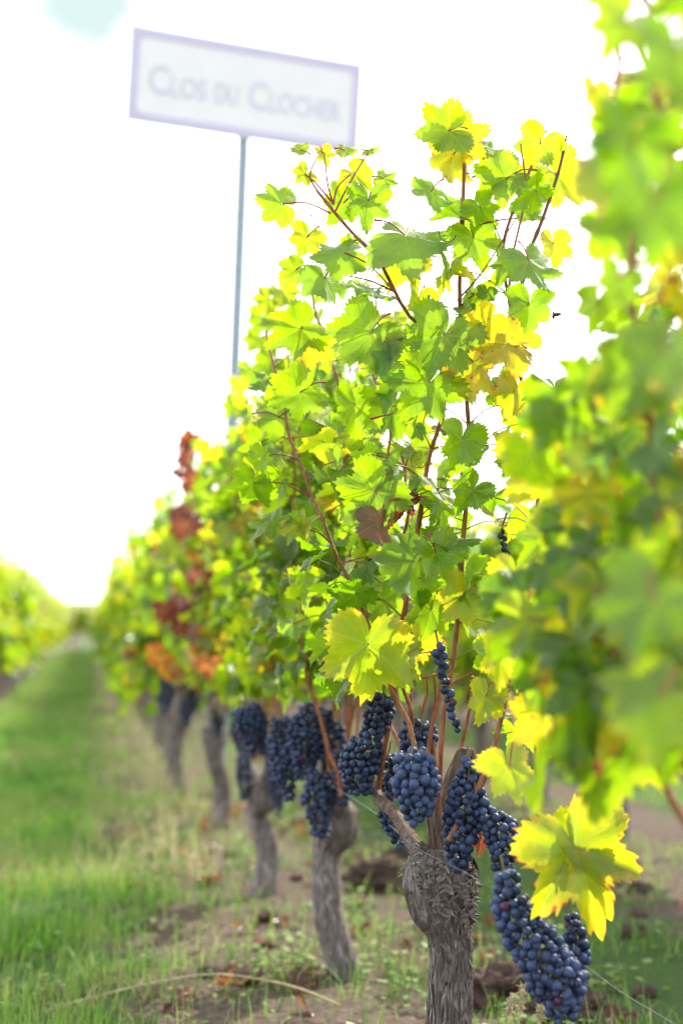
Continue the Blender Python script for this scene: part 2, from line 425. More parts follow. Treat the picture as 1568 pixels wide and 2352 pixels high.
def foliage_chunks(r, canes, T, origin, accept=None, per=2, step=1, size=(.072, .125), shift=0.0, sides=5, hue=leaf_hue, zmin=.68):
    out = []; cnt = 0
    for P in canes:
        side = r.choice([-1, 1])
        for i in range(2, len(P), step):
            side = -side
            if P[i][2] < zmin: continue
            for q in range(per if i < len(P) - 4 else 1):
                ang = r.normal(0, .75) + (0 if q == 0 else math.pi * (r.random() < .6))
                d = np.array([side * math.cos(ang), math.sin(ang), r.uniform(-.1, .7)])
                ln = r.uniform(.05, .13)
                a = P[i]; b = a + nrm(d) * ln
                if accept is not None and not accept(b + origin, r): continue
                top = i / len(P)
                sz = r.uniform(*size) * (1.08 - .45 * max(0, top - .6) / .4) * (1 if q == 0 else .85)
                outw = nrm(np.array([d[0], d[1], 0]) + 1e-6)
                n = outw * r.uniform(.35, 1.1) + np.array([0, 0, r.uniform(-.2, 1.0)]) + r.normal(0, .45, 3)
                tip = np.array([0, 0, -1]) * r.uniform(.5, 1.2) + outw * .45 + r.normal(0, .35, 3)
                h, e = hue(r, shift)
                out.append(leaf_chunk(T[r.integers(len(T))], b, tip, n, sz, h, e, r.random(), r))
                if sides: out += petiole_chunk(a, b, .0013, r.random(), sides)
                cnt += 1
    return out

def poly_in(poly, x, y):
    c = False; j = len(poly) - 1
    for i in range(len(poly)):
        xi, yi = poly[i]; xj, yj = poly[j]
        if (yi > y) != (yj > y) and x < (xj - xi) * (y - yi) / (yj - yi) + xi: c = not c
        j = i
    return c

# where each of the closest vines has foliage (its own habit of growth)
ROW_OUT = [(250, 1500), (265, 1400), (330, 1260), (370, 1210), (400, 1120), (430, 1050), (490, 960), (545, 900), (600, 850), (605, 730), (640, 690), (700, 650),
           (720, 580), (780, 530), (850, 560), (930, 600), (960, 520), (1040, 400), (1150, 400), (1210, 420), (1260, 460), (1230, 540),
           (1220, 800), (1290, 900), (1330, 1200), (1300, 1800), (1200, 1800), (1130, 1660), (1100, 1480), (1010, 1440), (920, 1560), (780, 1570), (700, 1590), (480, 1590), (330, 1560)]
NEAR_OUT = [(1380, -300), (1390, 120), (1385, 260), (1400, 480), (1440, 560), (1440, 760), (1400, 850), (1290, 880), (1240, 980), (1190, 1150), (1185, 1420), (1200, 1650),
            (1240, 1760), (1310, 1800), (1480, 1760), (1520, 1500), (1800, 1400), (1900, 1400), (1900, -900), (1380, -900)]
def in_row(p, r): x, y, d = proj(p); return poly_in(ROW_OUT, x, y)
def in_near(p, r):
    x, y, d = proj(p)
    if d < .70 or (x < 1470 and y > 850 and d < 1.55): return False
    return poly_in(NEAR_OUT, x, y)

def vine_frame(x, y, lab, group=None, name='grape_vine'):
    return thing(name, (x, y, 0), lab, 'grape vine', group)

FOCUS = at(1040, 2180, 2.72); FOCUS.z = 0
def loc(px, py, d, o):                       # photo point as coordinates relative to a vine's base
    v = at(px, py, d) - o; return np.array([v.x, v.y, v.z])

# ---- the vine in focus
r1 = np.random.default_rng(101)
fo = Vector((FOCUS.x, FOCUS.y, 0))
V1 = vine_frame(fo.x, fo.y, 'sharply focused vine with shaggy grey trunk and dusty blue-black bunches beside the big yellow leaf', 'vines of the middle row')
Pf = lambda x, y, d=2.72: loc(x, y, d, fo)
base = Pf(1032, 2620); base[2] = -.03
trunk = trunk_mesh([base, Pf(1030, 2450), Pf(1030, 2330), Pf(1035, 2200), Pf(1030, 2135), Pf(1018, 2080), Pf(1012, 2025), Pf(1012, 1985), Pf(1012, 1945)],
                   [.045, .041, .0395, .038, .041, .058, .066, .062, .034], r1, 128, 220, .20)
tr1 = build('trunk', trunk, M_BARK, V1)
# loose bark round the head and fibrous strips down the trunk
st = []
TA = spline([Pf(1030, 2450), Pf(1030, 2330), Pf(1035, 2200), Pf(1030, 2135), Pf(1018, 2080), Pf(1012, 2025), Pf(1012, 1965)], 60)
TR = np.interp(np.linspace(0, 1, 60), np.linspace(0, 1, 7), [.041, .0395, .038, .041, .058, .066, .058])
for k in range(560):
    head = k < 210
    i0 = int(r1.integers(34, 58)) if head else int(r1.integers(2, 40))
    a0 = r1.uniform(0, 2 * math.pi); ln = r1.uniform(.02, .06) if head else r1.uniform(.025, .07)
    slant = r1.normal(0, .65 if head else .16); lift = r1.uniform(.001, .007) if head else r1.uniform(.0, .003)
    wd = r1.uniform(.0025, .0075) if head else r1.uniform(.0012, .0042); pts = []; nn = []
    curl = r1.normal(0, 2.0) if head else r1.normal(0, .3)
    for s in np.linspace(0, 1, 7):
        zz = (s - .5) * ln * math.cos(slant + curl * s); ii = np.clip(i0 + zz / .0092, 0, 59)
        c = np.array([np.interp(ii, range(60), TA[:, q]) for q in range(3)]); rr_ = np.interp(ii, range(60), TR)
        aa = a0 + (s - .5) * ln * math.sin(slant + curl * s) / rr_
        d = np.array([math.cos(aa), math.sin(aa), 0])
        pts.append(c + d * (rr_ * 1.02 + lift * (2 * abs(s - .5)) ** 2 * 2.2 + .0005)); nn.append(d)
    pts = np.array(pts); nn = np.array(nn); tt = nrm(np.gradient(pts, axis=0)); ss = np.cross(tt, nn)
    wv = wd * np.array([.35, .8, 1, 1, .95, .7, .2])[:, None]
    Vv = np.concatenate([pts - ss * wv, pts + ss * wv, pts + ss * wv - nn * .0009, pts - ss * wv - nn * .0009]); n7 = 7
    Ff = []
    for s in range(6):
        for a, b in ((0, 1), (1, 2), (2, 3), (3, 0)): Ff.append([a * n7 + s, b * n7 + s, b * n7 + s + 1, a * n7 + s + 1])
    st.append(Chunk(Vv, Ff))
build('loose_bark', st, M_STRIP, tr1)
# arms, dead spur and woody stub
build('arm', trunk_mesh([Pf(1000, 1990), Pf(955, 1945), Pf(905, 1868, 2.85), Pf(870, 1835, 2.95), Pf(862, 1800, 3.0)], [.022, .015, .012, .012, .009], r1, 40, 50, .2), M_BARK_DARK, V1)
build('arm', trunk_mesh([Pf(1012, 1950), Pf(1003, 1905), Pf(996, 1870), Pf(1000, 1850)], [.024, .019, .015, .010], r1, 40, 30, .2), M_BARK_DARK, V1)
sp = trunk_mesh([Pf(1022, 1930, 2.74), Pf(1022, 1860, 2.76), Pf(1040, 1790, 2.78), Pf(1068, 1735, 2.79), Pf(1070, 1718, 2.79)], [.022, .018, .016, .018, .011], r1, 48, 60, .22)
build('dead_spur', sp, M_BARK_DARK, V1)

canes1 = []
def cane_px(pts, rad, vine, o, kind=0.0, n=40, mat=None):
    P = spline([loc(x, y, d, o) for x, y, d in pts], n)
    R = np.interp(np.linspace(0, 1, n), [0, 1], rad) * 1.0
    R[4::6] *= 1.3
    build('cane', tube(P, R, 10, col=np.array([kind, 0, 0, 1.])), M_CANE if mat is None else mat, vine); return P
PX = [([(1000, 1900, 2.72), (1008, 1780, 2.70), (1020, 1620, 2.70), (1045, 1480, 2.74), (1062, 1250, 2.74), (1078, 1060, 2.74), (1070, 900, 2.74), (1055, 690, 2.74), (1062, 480, 2.72), (1066, 375, 2.72)], (.0058, .0036), 0),
      ([(868, 1815, 2.98), (885, 1700, 2.94), (905, 1570, 2.88), (925, 1430, 2.84), (942, 1320, 2.82), (965, 1180, 2.80), (985, 1050, 2.80), (1020, 930, 2.82), (1010, 790, 2.80), (935, 720, 2.74), (870, 600, 2.70), (800, 525, 2.70), (728, 438, 2.70)], (.0060, .0030), 0),
      ([(1030, 1930, 2.6), (1120, 1760, 2.6), (1180, 1500, 2.62), (1200, 1320, 2.66), (1235, 1150, 2.68), (1200, 900, 2.7), (1170, 700, 2.7), (1155, 560, 2.72), (1220, 380, 2.72)], (.0055, .0028), .2),
      ([(1180, 900, 2.74), (1200, 640, 2.74), (1250, 490, 2.74), (1283, 390, 2.74), (1300, 312, 2.74)], (.0046, .0022), .7),
      ([(925, 1580, 2.9), (945, 1640, 2.9), (940, 1700, 2.95)], (.004, .004), 0),
      ([(1180, 880, 2.7), (1170, 640, 2.7), (1205, 450, 2.7), (1195, 330, 2.7)], (.003, .0015), 0)]
for pts, rad, kind in PX: canes1.append(cane_px(pts, rad, V1, fo, kind))
extra = make_canes(r1, 8, -.10, .62, .66, 1.84, .17)
def cut(P, o, poly):
    for i in range(6, len(P)):
        x, y, d = proj(Vector(P[i]) + o)
        if not poly_in(poly, x, y): return P[:max(i, 6)]
    return P
extra = [cut(P, fo, ROW_OUT) for P in extra]
for P in extra:
    build('cane', tube(P, np.linspace(.0052, .003, len(P)), 8, col=np.array([0, 0, 0, 1.])), M_CANE, V1)
ch = foliage_chunks(r1, extra + [c[::2] for c in canes1[:3]], T_HI, np.array([fo.x, fo.y, 0]), in_row, 2, 1, (.038, .080), 0.0)
build('foliage', ch, [M_LEAF, M_PET], V1)

# leaves one can single out: x, y, depth, size px (junction to tip), tip direction (deg clockwise from down, seen), tilt right, tilt up, hue, edge, curl, fold, flip
def hero(vine, o, x, y, d, size, ang, tx, ty, h, edge=.1, curl=.1, fold=.15, flip=False, lab=None, T=None, seed=0, pet=None):
    r = np.random.default_rng(seed + int(x * 7 + y))
    a = math.radians(ang)
    tip = -UP * math.cos(a) - RIGHT * math.sin(a)
    n = -FWD + RIGHT * tx + UP * ty
    if flip: n = -n
    p = loc(x, y, d, o); sz = size * d / FPX * (.9 if size < 140 else .95)
    T = T or T_HI
    lf = build('leaf', [leaf_chunk(T[r.integers(len(T))], p, np.array(tip), np.array(n), sz, h, edge, r.random(), r, curl + r.normal(0, .15), fold + abs(r.normal(0, .18)), r.uniform(.06, .2))], M_LEAF, vine)
    if lab: lf['label'] = lab
    if pet is None: e = p + np.array(-Vector(tip) * sz * .55 + FWD * sz * .35 + RIGHT * sz * r.normal(0, .25))
    else: e = loc(pet[0], pet[1], d + (pet[2] if len(pet) > 2 else 0), o)
    pc = petiole_chunk(e, p, .0015, r.uniform(0, .6), 6)
    for c in pc: c.m = 0
    build('petiole', pc, M_PET, lf)
    return lf
H1 = [  # top of the canopy
 (1030, 300, 2.70, 105, 75, .2, .2, .27, .15, .1, .15, False), (1050, 320, 2.74, 95, -110, -.1, -.3, .60, .25, .25, .1, False), (1040, 355, 2.73, 100, 15, .5, -.1, .58, .2, .2, .2, True),
 (1108, 338, 2.78, 70, -30, .2, .8, .20, 0, .3, .3, True), (1160, 410, 2.72, 110, 60, -.1, .3, .30, .1, .15, .1, False), (1150, 395, 2.75, 80, -100, .2, .4, .42, .2, .2, .1, False),
 (1240, 330, 2.74, 85, 30, -.2, .1, .40, .1, .1, .1, False), (1275, 400, 2.76, 110, -45, .1, .1, .50, .2, .1, .1, False), (1215, 480, 2.78, 70, -10, .3, .5, .22, .1, .4, .3, True),
 (990, 440, 2.70, 85, 35, .4, .6, .24, .1, .5, .3, True), (1060, 500, 2.72, 90, 80, .3, 1.2, .22, .1, .2, .3, False),
 # shoot tip on the upper left
 (648, 468, 2.70, 82, 95, .5, .1, .26, .25, .1, .45, True), (700, 400, 2.70, 45, 50, .6, .2, .45, .3, .3, .3, False), (690, 345, 2.70, 38, 110, .2, .9, .38, .3, .3, .2, False),
 (742, 352, 2.70, 40, -20, .3, .3, .50, .3, .3, .3, False), (790, 345, 2.71, 42, -70, .3, .9, .42, .2, .5, .3, True), (845, 345, 2.72, 35, -95, .1, 1.2, .35, .2, .5, .3, True),
 (815, 400, 2.72, 62, -50, .2, .3, .52, .2, .1, .2, False), (880, 410, 2.73, 45, -70, .3, .4, .28, .2, .2, .3, True),
 (845, 462, 2.68, 88, 5, .1, .15, .24, .1, .15, .1, False), (790, 465, 2.74, 80, 35, .3, .2, .33, .1, .15, .15, False),
 (705, 545, 2.76, 65, 25, .3, .2, .48, .2, .2, .2, False),
 (790, 580, 2.70, 100, 75, -.1, .7, .25, .1, .3, .3, True), (745, 640, 2.70, 90, 10, .6, .5, .22, .1, .2, .4, True), (680, 620, 2.78, 60, 60, .3, .4, .34, .1, .2, .2, False),
 (930, 540, 2.66, 150, -55, .1, .9, .24, .2, .55, .35, True), (1085, 545, 2.70, 100, -20, .0, .25, .23, .1, .25, .1, False), (930, 600, 2.75, 90, 30, .3, .2, .55, .2, .2, .2, False),
 (1215, 600, 2.52, 110, -10, .3, .6, .21, .1, .2, .3, True), (1270, 560, 2.75, 70, -10, .5, .1, .58, .1, .1, .2, False), (1215, 700, 2.50, 90, 5, -.1, .3, .24, .1, .2, .2, False),
 # middle
 (690, 755, 2.85, 105, 60, .2, .2, .26, .1, .15, .15, False), (712, 790, 2.88, 85, 5, .5, .0, .62, .1, .1, .5, False), (850, 765, 2.66, 135, 40, .2, .25, .27, .1, .1, .15, False),
 (1165, 790, 2.66, 125, 95, .1, .5, .64, .15, .1, .2, False), (1085, 830, 2.66, 125, 10, .5, .0, .66, .1, .1, .3, True), (1020, 770, 2.62, 135, 25, .1, .3, .27, .1, .1, .1, False),
 (895, 835, 2.64, 70, 70, .1, .3, .25, .05, .2, .1, True), (890, 790, 2.68, 48, -20, .2, .2, .93, .2, .6, .5, False), (985, 880, 2.64, 130, 40, .2, .2, .26, .1, .1, .1, False),
 (1180, 900, 2.68, 85, 20, .2, .1, .58, .15, .1, .2, False), (1090, 720, 2.72, 75, 60, .3, .3, .16, .1, .3, .2, True), (960, 690, 2.76, 75, 10, .6, .2, .45, .1, .2, .4, False),
 (690, 900, 2.85, 100, 60, .2, .2, .28, .1, .1, .15, False), (815, 930, 2.70, 100, 0, .6, .2, .25, .1, .2, .3, False), (640, 960, 3.0, 80, 60, .3, .4, .30, .1, .1, .2, True),
 (1060, 1010, 2.66, 95, 15, .4, .1, .22, .3, .1, .4, False), (1085, 1125, 2.68, 80, 40, .1, .3, .17, .05, .2, .1, False), (925, 1150, 2.70, 60, 20, .3, .2, .86, .3, .4, .4, False),
 (870, 1200, 2.62, 85, 15, .6, .2, .90, .2, .5, .6, True), (860, 1130, 2.66, 130, 45, .2, .3, .26, .15, .15, .2, False), (900, 1090, 2.72, 70, 5, .7, .4, .20, .1, .3, .4, True),
 (1270, 1060, 2.45, 170, 50, .1, .2, .52, .1, .1, .15, False), (1000, 1270, 2.62, 100, -20, .2, .6, .28, .1, .3, .2, False), (960, 1290, 2.66, 140, 40, .6, .3, .22, .1, .4, .4, True),
 (845, 1480, 2.64, 150, 5, .15, .1, .42, .30, .1, .1, False), (1060, 1370, 2.6, 90, 40, .3, .1, .56, .1, .1, .2, False), (990, 1400, 2.68, 90, 20, .4, .2, .25, .1, .2, .3, False),
]
LAB1 = {(1030, 300): 'green leaf at the very top of the vine', (890, 790): 'shrivelled reddish brown leaf', (925, 1150): 'dark red curled leaf', (870, 1200): 'purple blue folded leaf hanging down', (648, 468): 'pale leaf held out sideways on a long purple stalk', (845, 1480): 'large lit yellow green leaf just above the grapes'}
PET1 = {(648, 468): (760, 490), (845, 1480): (900, 1440, .1), (790, 580): (905, 670)}
for hh in H1:
    hero(V1, fo, *hh, lab=LAB1.get(hh[:2]), pet=PET1.get(hh[:2]))
# thin tip twigs and tendrils
def tendril(vine, o, x, y, d, s, seed):
    r = np.random.default_rng(seed); t = np.linspace(0, 1, 40)
    a = t * r.uniform(8, 13); rad = s * (1 - t) * .35
    X = x + s * t * r.normal(0, .8) + rad * np.cos(a) * 1.0; Y = y - s * t * .4 + rad * np.sin(a)
    P = np.array([loc(X[i], Y[i], d + .012 * math.sin(a[i]), o) for i in range(40)])
    build('tendril', tube(P, np.linspace(.0011, .0005, 40), 5, col=np.array([.5, 0, 0, 1.])), M_CANE, vine)
for i, (x, y, s) in enumerate(((1025, 540, 60), (1095, 720, 45), (1095, 785, 40), (1055, 1215, 45), (960, 1060, 55), (735, 500, 40))): tendril(V1, fo, x, y, 2.66, s, i)
for pts in ([(728, 438, 2.7), (712, 400, 2.7), (740, 340, 2.7)], [(765, 470, 2.7), (752, 420, 2.7), (745, 350, 2.7)], [(765, 470, 2.7), (775, 430, 2.7), (805, 400, 2.7)],
            [(760, 462, 2.7), (725, 420, 2.7), (700, 400, 2.7)], [(770, 485, 2.7), (800, 425, 2.7), (845, 350, 2.7)], [(905, 670, 2.72), (850, 645, 2.7), (790, 632, 2.7)],
            [(1050, 690, 2.7), (1110, 620, 2.7), (1185, 500, 2.68)], [(1100, 515, 2.66), (1150, 505, 2.66), (1190, 500, 2.66)], [(895, 1148, 2.64), (940, 1143, 2.68), (985, 1140, 2.74)],
            [(850, 962, 2.66), (880, 955, 2.66), (908, 948, 2.7)], [(930, 1325, 2.7), (965, 1328, 2.66)], [(905, 1560, 2.85), (960, 1558, 2.8), (1005, 1550, 2.75)]):
    P = spline([loc(x, y, d, fo) for x, y, d in pts], 14)
    build('shoot', tube(P, np.linspace(.0022, .0012, 14), 6, 0, True, col=np.array([.1, 0, .1, 1.])), M_PET, V1)
# bunches
Bx = lambda L, d: [Pf(x, y, d + q) for x, y, q in L]
bunch(Bx([(945, 1735, 0), (955, 1790, 0), (955, 1840, 0), (948, 1890, 0)], 2.60), [.038, .052, .043, .020], .0092, r1, 3, V1, (.5, 1.3))
bunch(Bx([(1078, 1755, 0), (1070, 1830, 0), (1058, 1910, 0), (1052, 1985, 0)], 2.62), [.020, .043, .040, .022], .0089, r1, 3, V1, (.1, .8))
bunch(Bx([(1095, 1830, 0), (1120, 1880, 0), (1155, 1920, 0), (1155, 1990, 0)], 2.60), [.020, .030, .040, .026], .0089, r1, 3, V1, (.2, .9))
bunch(Bx([(1160, 2015, 0), (1180, 2100, 0), (1240, 2190, 0), (1280, 2260, 0), (1290, 2330, 0)], 2.36), [.024, .042, .052, .054, .028], .0089, r1, 3, V1, (.2, 1.1))
bunch(Bx([(1312, 2100, 0), (1325, 2180, 0), (1322, 2300, 0)], 2.44), [.016, .028, .018], 0.0086, r1, 2, V1, (.1, .8))
bunch(Bx([(1008, 1490, 0), (1020, 1560, 0), (1035, 1620, 0), (1045, 1668, 0)], 2.66), [.020, .017, .015, .012], 0.0088, r1, 3, V1, (0, .7))
bunch(Bx([(880, 1600, 0), (868, 1650, 0), (850, 1700, 0)], 2.86), [.034, .036, .028], 0.0088, r1, 2, V1, (0, .6))
bunch(Bx([(845, 1710, 0), (825, 1760, 0), (825, 1820, 0)], 2.95), [.040, .052, .030], 0.0088, r1, 2, V1, (0, .7))
bunch(Bx([(965, 1660, 0), (960, 1700, 0), (940, 1760, 0)], 2.98), [.040, .046, .030], 0.0088, r1, 2, V1, (.2, 1.))
bunch(Bx([(890, 1740, 0), (895, 1790, 0), (885, 1830, 0)], 3.05), [.030, .036, .024], 0.0088, r1, 2, V1, (0, .6))
bunch(Bx([(880, 1860, 0), (905, 1900, 0), (920, 1945, 0)], 2.95), [.022, .028, .014], 0.0086, r1, 2, V1, (0, .6))
bunch(Bx([(1150, 1220, 0), (1158, 1255, 0), (1165, 1290, 0)], 2.7), [.010, .011, .008], .0060, r1, 2, V1, (0, .1))
hero(V1, fo, 1105, 1925, 2.66, 50, 10, .2, .2, .93, .2, .5, .4)

# ---- the nearest vine, blurred on the right
r0 = np.random.default_rng(77)
no = Vector((.70, 1.42, 0))
V0 = vine_frame(no.x, no.y, 'closest vine, its large blurred leaves filling the picture beside the focused vine', 'vines of the middle row')
build('trunk', trunk_mesh([(0, 0, -.03), (.01, 0, .2), (0, .01, .45), (0, 0, .6)], [.05, .045, .045, .05], r0, 48, 60), M_BARK, V0)
build('arm', trunk_mesh([(0, 0, .58), (0, .1, .66), (.05, .16, .72)], [.03, .022, .014], r0, 24, 30), M_BARK, V0)
build('arm', trunk_mesh([(0, 0, .58), (0, -.2, .68), (0, -.45, .72)], [.03, .022, .014], r0, 24, 30), M_BARK, V0)
c0 = []
for k in range(22):
    y = -.5 + k * .062 + r0.normal(0, .03)
    c0.append(cane_points(r0, (r0.normal(0, .03), y * .25 - .1, .70), (r0.normal(.02, .16), y * 1.25, r0.uniform(1.75, 2.1)), 26))
def near_hue(r, shift):
    k = r.random()
    h = r.uniform(.0, .2) if k < .5 else r.uniform(.2, .4) if k < .70 else r.uniform(.44, .60) if k < .996 else r.uniform(.84, 1.0)
    return h, float(r.choice([0, .2, .6]))
c0 = [cut(P, no, NEAR_OUT) for P in c0]
for P in c0: build('cane', tube(P, np.linspace(.0055, .003, len(P)), 8, col=np.array([0, 0, 0, 1.])), M_CANE, V0)
build('foliage', foliage_chunks(r0, c0, T_HI, np.array([no.x, no.y, 0]), in_near, 3, 1, (.040, .082), 0, zmin=.75, hue=near_hue), [M_LEAF, M_PET], V0)
H0 = [(1150, 1500, 2.3, 105, 10, .3, .2, .48, .2, .2, .3, False), (1235, 1560, 2.2, 115, -20, .2, .3, .40, .1, .2, .2, False), (1115, 1600, 2.5, 80, 20, .4, .2, .50, .1, .2, .2, False), (1290, 1480, 2.0, 120, 30, .3, .3, .30, .1, .2, .2, False),
      (1185, 1320, 2.35, 105, 0, .2, .2, .52, .1, .2, .2, False), (1335, 1590, 2.0, 110, -10, .2, .3, .45, .2, .2, .2, False), (1240, 1240, 2.2, 95, 40, .3, .4, .34, .1, .2, .2, False), (1318, 1950, 2.32, 215, -18, .1, .25, .50, .34, .1, .1, False), (1300, 1930, 2.36, 110, 70, -.2, .5, .45, .3, .2, .3, False),
      (1345, 1935, 2.36, 150, -65, .3, .6, .50, .2, .35, .3, False),
      (1395, 1650, 1.72, 265, 10, .3, .2, .20, .6, .2, .2, False), (1215, 1430, 2.05, 170, 5, .25, .15, .22, .1, .15, .15, False), (1250, 1640, 2.2, 130, 0, .2, .1, .63, .1, .1, .1, False),
      (1450, 320, 1.2, 175, 20, .2, .2, .08, .2, .15, .2, False), (1500, 470, 1.1, 200, 10, .3, .3, .06, .2, .2, .2, False), (1420, 640, 1.45, 90, 25, .3, .3, .25, .2, .2, .2, False), (1530, 800, 1.15, 160, 0, .4, .3, .15, .1, .3, .3, True), (1560, 130, 1.1, 190, 5, .2, .3, .14, .1, .2, .2, False), (1430, 60, 1.35, 120, 30, .2, .4, .32, .2, .2, .2, False),
      (1360, 950, 1.75, 140, -60, .1, .5, .34, .1, .2, .2, False), (1500, 1380, 1.25, 190, 30, .2, .4, .20, .1, .2, .2, True),
      (1490, 1560, 1.4, 120, 40, .3, .3, .88, .3, .3, .3, False), (1520, 1640, 1.4, 200, -5, .4, .2, .16, .4, .2, .2, False), (1370, 700, 1.9, 90, 15, .3, .2, .30, .1, .1, .2, False), (1365, 210, 1.6, 70, 5, .5, .1, .58, .1, .1, .3, False), (1170, 1760, 2.3, 110, -15, .5, .2, .48, .3, .2, .3, True),
      (1520, 1600, 1.3, 200, 60, .3, .5, .28, .4, .3, .2, True), (1300, 1330, 1.9, 120, -15, .3, .3, .30, .1, .2, .2, False)]
LAB0 = {(1318, 1950): 'big yellow leaf with red tips hanging in front of the lowest bunch', (1395, 1650): 'large blurred green leaf with red edge'}
for hh in H0: hero(V0, no, *hh, lab=LAB0.get(hh[:2]))

# ---- the three vines behind the focused one
def row_vine(px, py_head, py_base, d, seed, lab, bunches, accept, ncane=11, shift=0.0, T=T_MID, hue=leaf_hue, per=3, size=(.045, .088)):
    r = np.random.default_rng(seed); o = at(px, py_base, d); o.z = 0
    v = vine_frame(o.x, o.y, lab, 'vines of the middle row')
    hz = at(px, py_head, d).z
    j = r.normal(0, .02, (4, 2))
    build('trunk', trunk_mesh([(j[0][0], j[0][1], -.03), (j[1][0], j[1][1], hz * .35), (j[2][0], j[2][1], hz * .7), (0, 0, hz * .86), (0, 0, hz * .97), (0, 0, hz * 1.03)],
                              [.050, .042, .040, .058, .062, .035], r, 44, 60, .16), M_BARK, v)
    for s in (-1, 1):
        build('arm', trunk_mesh([(0, s * .02, hz * .96), (r.normal(0, .03), s * .18, hz + .07), (r.normal(0, .03), s * .42, hz + .12)], [.03, .022, .013], r, 24, 30, .2), M_BARK, v)
    cs = make_canes(r, ncane, -.58, .62, hz + .10, 2.02, .12, -.07)
    cs = [cut(P, o, ROW_OUT) for P in cs]
    for P in cs: build('cane', tube(P, np.linspace(.0055, .003, len(P)), 6, col=np.array([0, 0, 0, 1.])), M_CANE, v)
    build('foliage', foliage_chunks(r, cs, T, np.array([o.x, o.y, 0]), accept, per, 1, size, shift, 4, hue, zmin=hz + .18), [M_LEAF, M_PET], v)
    for x, y, w, h, dd in bunches:
        A = [loc(x + r.normal(0, .12) * w, y - h * .5, dd, o), loc(x + r.normal(0, .1) * w, y - h * .1, dd, o), loc(x, y + h * .45, dd, o)]
        k = w * .5 * dd / FPX; bunch(A, [k * .8, k, k * .5], 0.0088, r, 1 if dd > 5 else 2, v, (0, .7))
    return v, o
def red_hue(r, shift):
    k = r.random()
    if k < .05: return r.uniform(.74, .92), .3
    return leaf_hue(r, .1)
V2, o2 = row_vine(772, 1855, 2232, 4.05, 202, 'first vine behind the sharp one, big bunches hiding the head of its pale slim trunk',
         [(735, 1850, 95, 150, 3.85), (700, 1710, 110, 160, 3.9), (640, 1730, 80, 150, 4.0), (770, 1730, 90, 130, 3.9), (590, 1680, 90, 110, 4.2), (665, 1780, 70, 120, 3.95), (725, 1680, 70, 100, 4.0), (790, 1790, 60, 120, 3.8)], in_row, 13)
V3, o3 = row_vine(606, 1800, 2058, 5.3, 203, 'blurred vine with dark lumpy head, standing just in front of the red leaved vine',
         [(560, 1690, 60, 100, 5.2), (625, 1760, 60, 130, 5.0), (640, 1830, 40, 100, 5.1), (560, 1790, 50, 100, 5.3)], in_row, 12, .05)
V4, o4 = row_vine(490, 1670, 1905, 7.0, 204, 'blurred vine whose leaves have turned red and orange', [(380, 1600, 42, 80, 6.8), (500, 1660, 40, 70, 6.9), (430, 1640, 36, 60, 7.0)], in_row, 11, .06, hue=red_hue)
for hh in ((615, 690, 4.0, 55, 40, .3, .3, .46, .1), (650, 670, 4.0, 60, -40, .2, .4, .42, .1), (600, 730, 4.1, 55, 20, .3, .2, .34, .1), (660, 740, 3.9, 60, 10, .2, .5, .30, .1), (590, 780, 4.1, 50, 30, .2, .5, .38, .1),
           (620, 830, 4.0, 60, 50, .3, .3, .28, .1), (575, 850, 4.6, 45, 10, .3, .3, .34, .1), (550, 880, 4.8, 45, -10, .2, .2, .64, .1), (535, 930, 5.0, 45, 30, .2, .3, .34, .1), (640, 880, 4.0, 55, 0, .4, .3, .3, .1)):
    hero(V2, o2, *hh, T=T_MID)
cane_px([(690, 1500, 4.0), (665, 1200, 4.0), (640, 950, 4.0), (630, 680, 4.0)], (.005, .0025), V2, o2)
# deep red drift of leaves down the fourth vine
r4 = np.random.default_rng(44); rc = []
for cx, cy, sx, sy, cnt, h0, h1 in ((428, 1005, 8, 14, 3, .84, .9), (428, 1080, 14, 16, 5, .84, .9), (440, 1195, 12, 14, 6, .92, 1.0), (470, 1295, 12, 26, 6, .88, .97), (400, 1410, 14, 20, 5, .88, .98), (405, 1515, 24, 20, 8, .72, .78), (475, 1530, 12, 10, 4, .74, .80)):
  for k in range(cnt):
    x = cx + r4.normal(0, sx); y = cy + r4.normal(0, sy); h = r4.uniform(h0, h1)
    n = -FWD + RIGHT * r4.normal(0, .5) + UP * r4.uniform(0, .9)
    rc.append(leaf_chunk(T_MID[r4.integers(4)], loc(x, y, 6.5 + r4.normal(0, .12), o4), np.array([r4.normal(0, .5), r4.normal(0, .3), -1]), np.array(n), r4.uniform(.05, .085), h, .1, r4.random(), r4))
cane_px([(455, 1600, 6.6), (440, 1400, 6.55), (450, 1200, 6.5), (428, 1080, 6.5), (425, 1000, 6.5)], (.006, .003), V4, o4)
lf = build('red_foliage', rc, M_LEAF, V4); lf['label'] = 'drift of red and orange leaves'

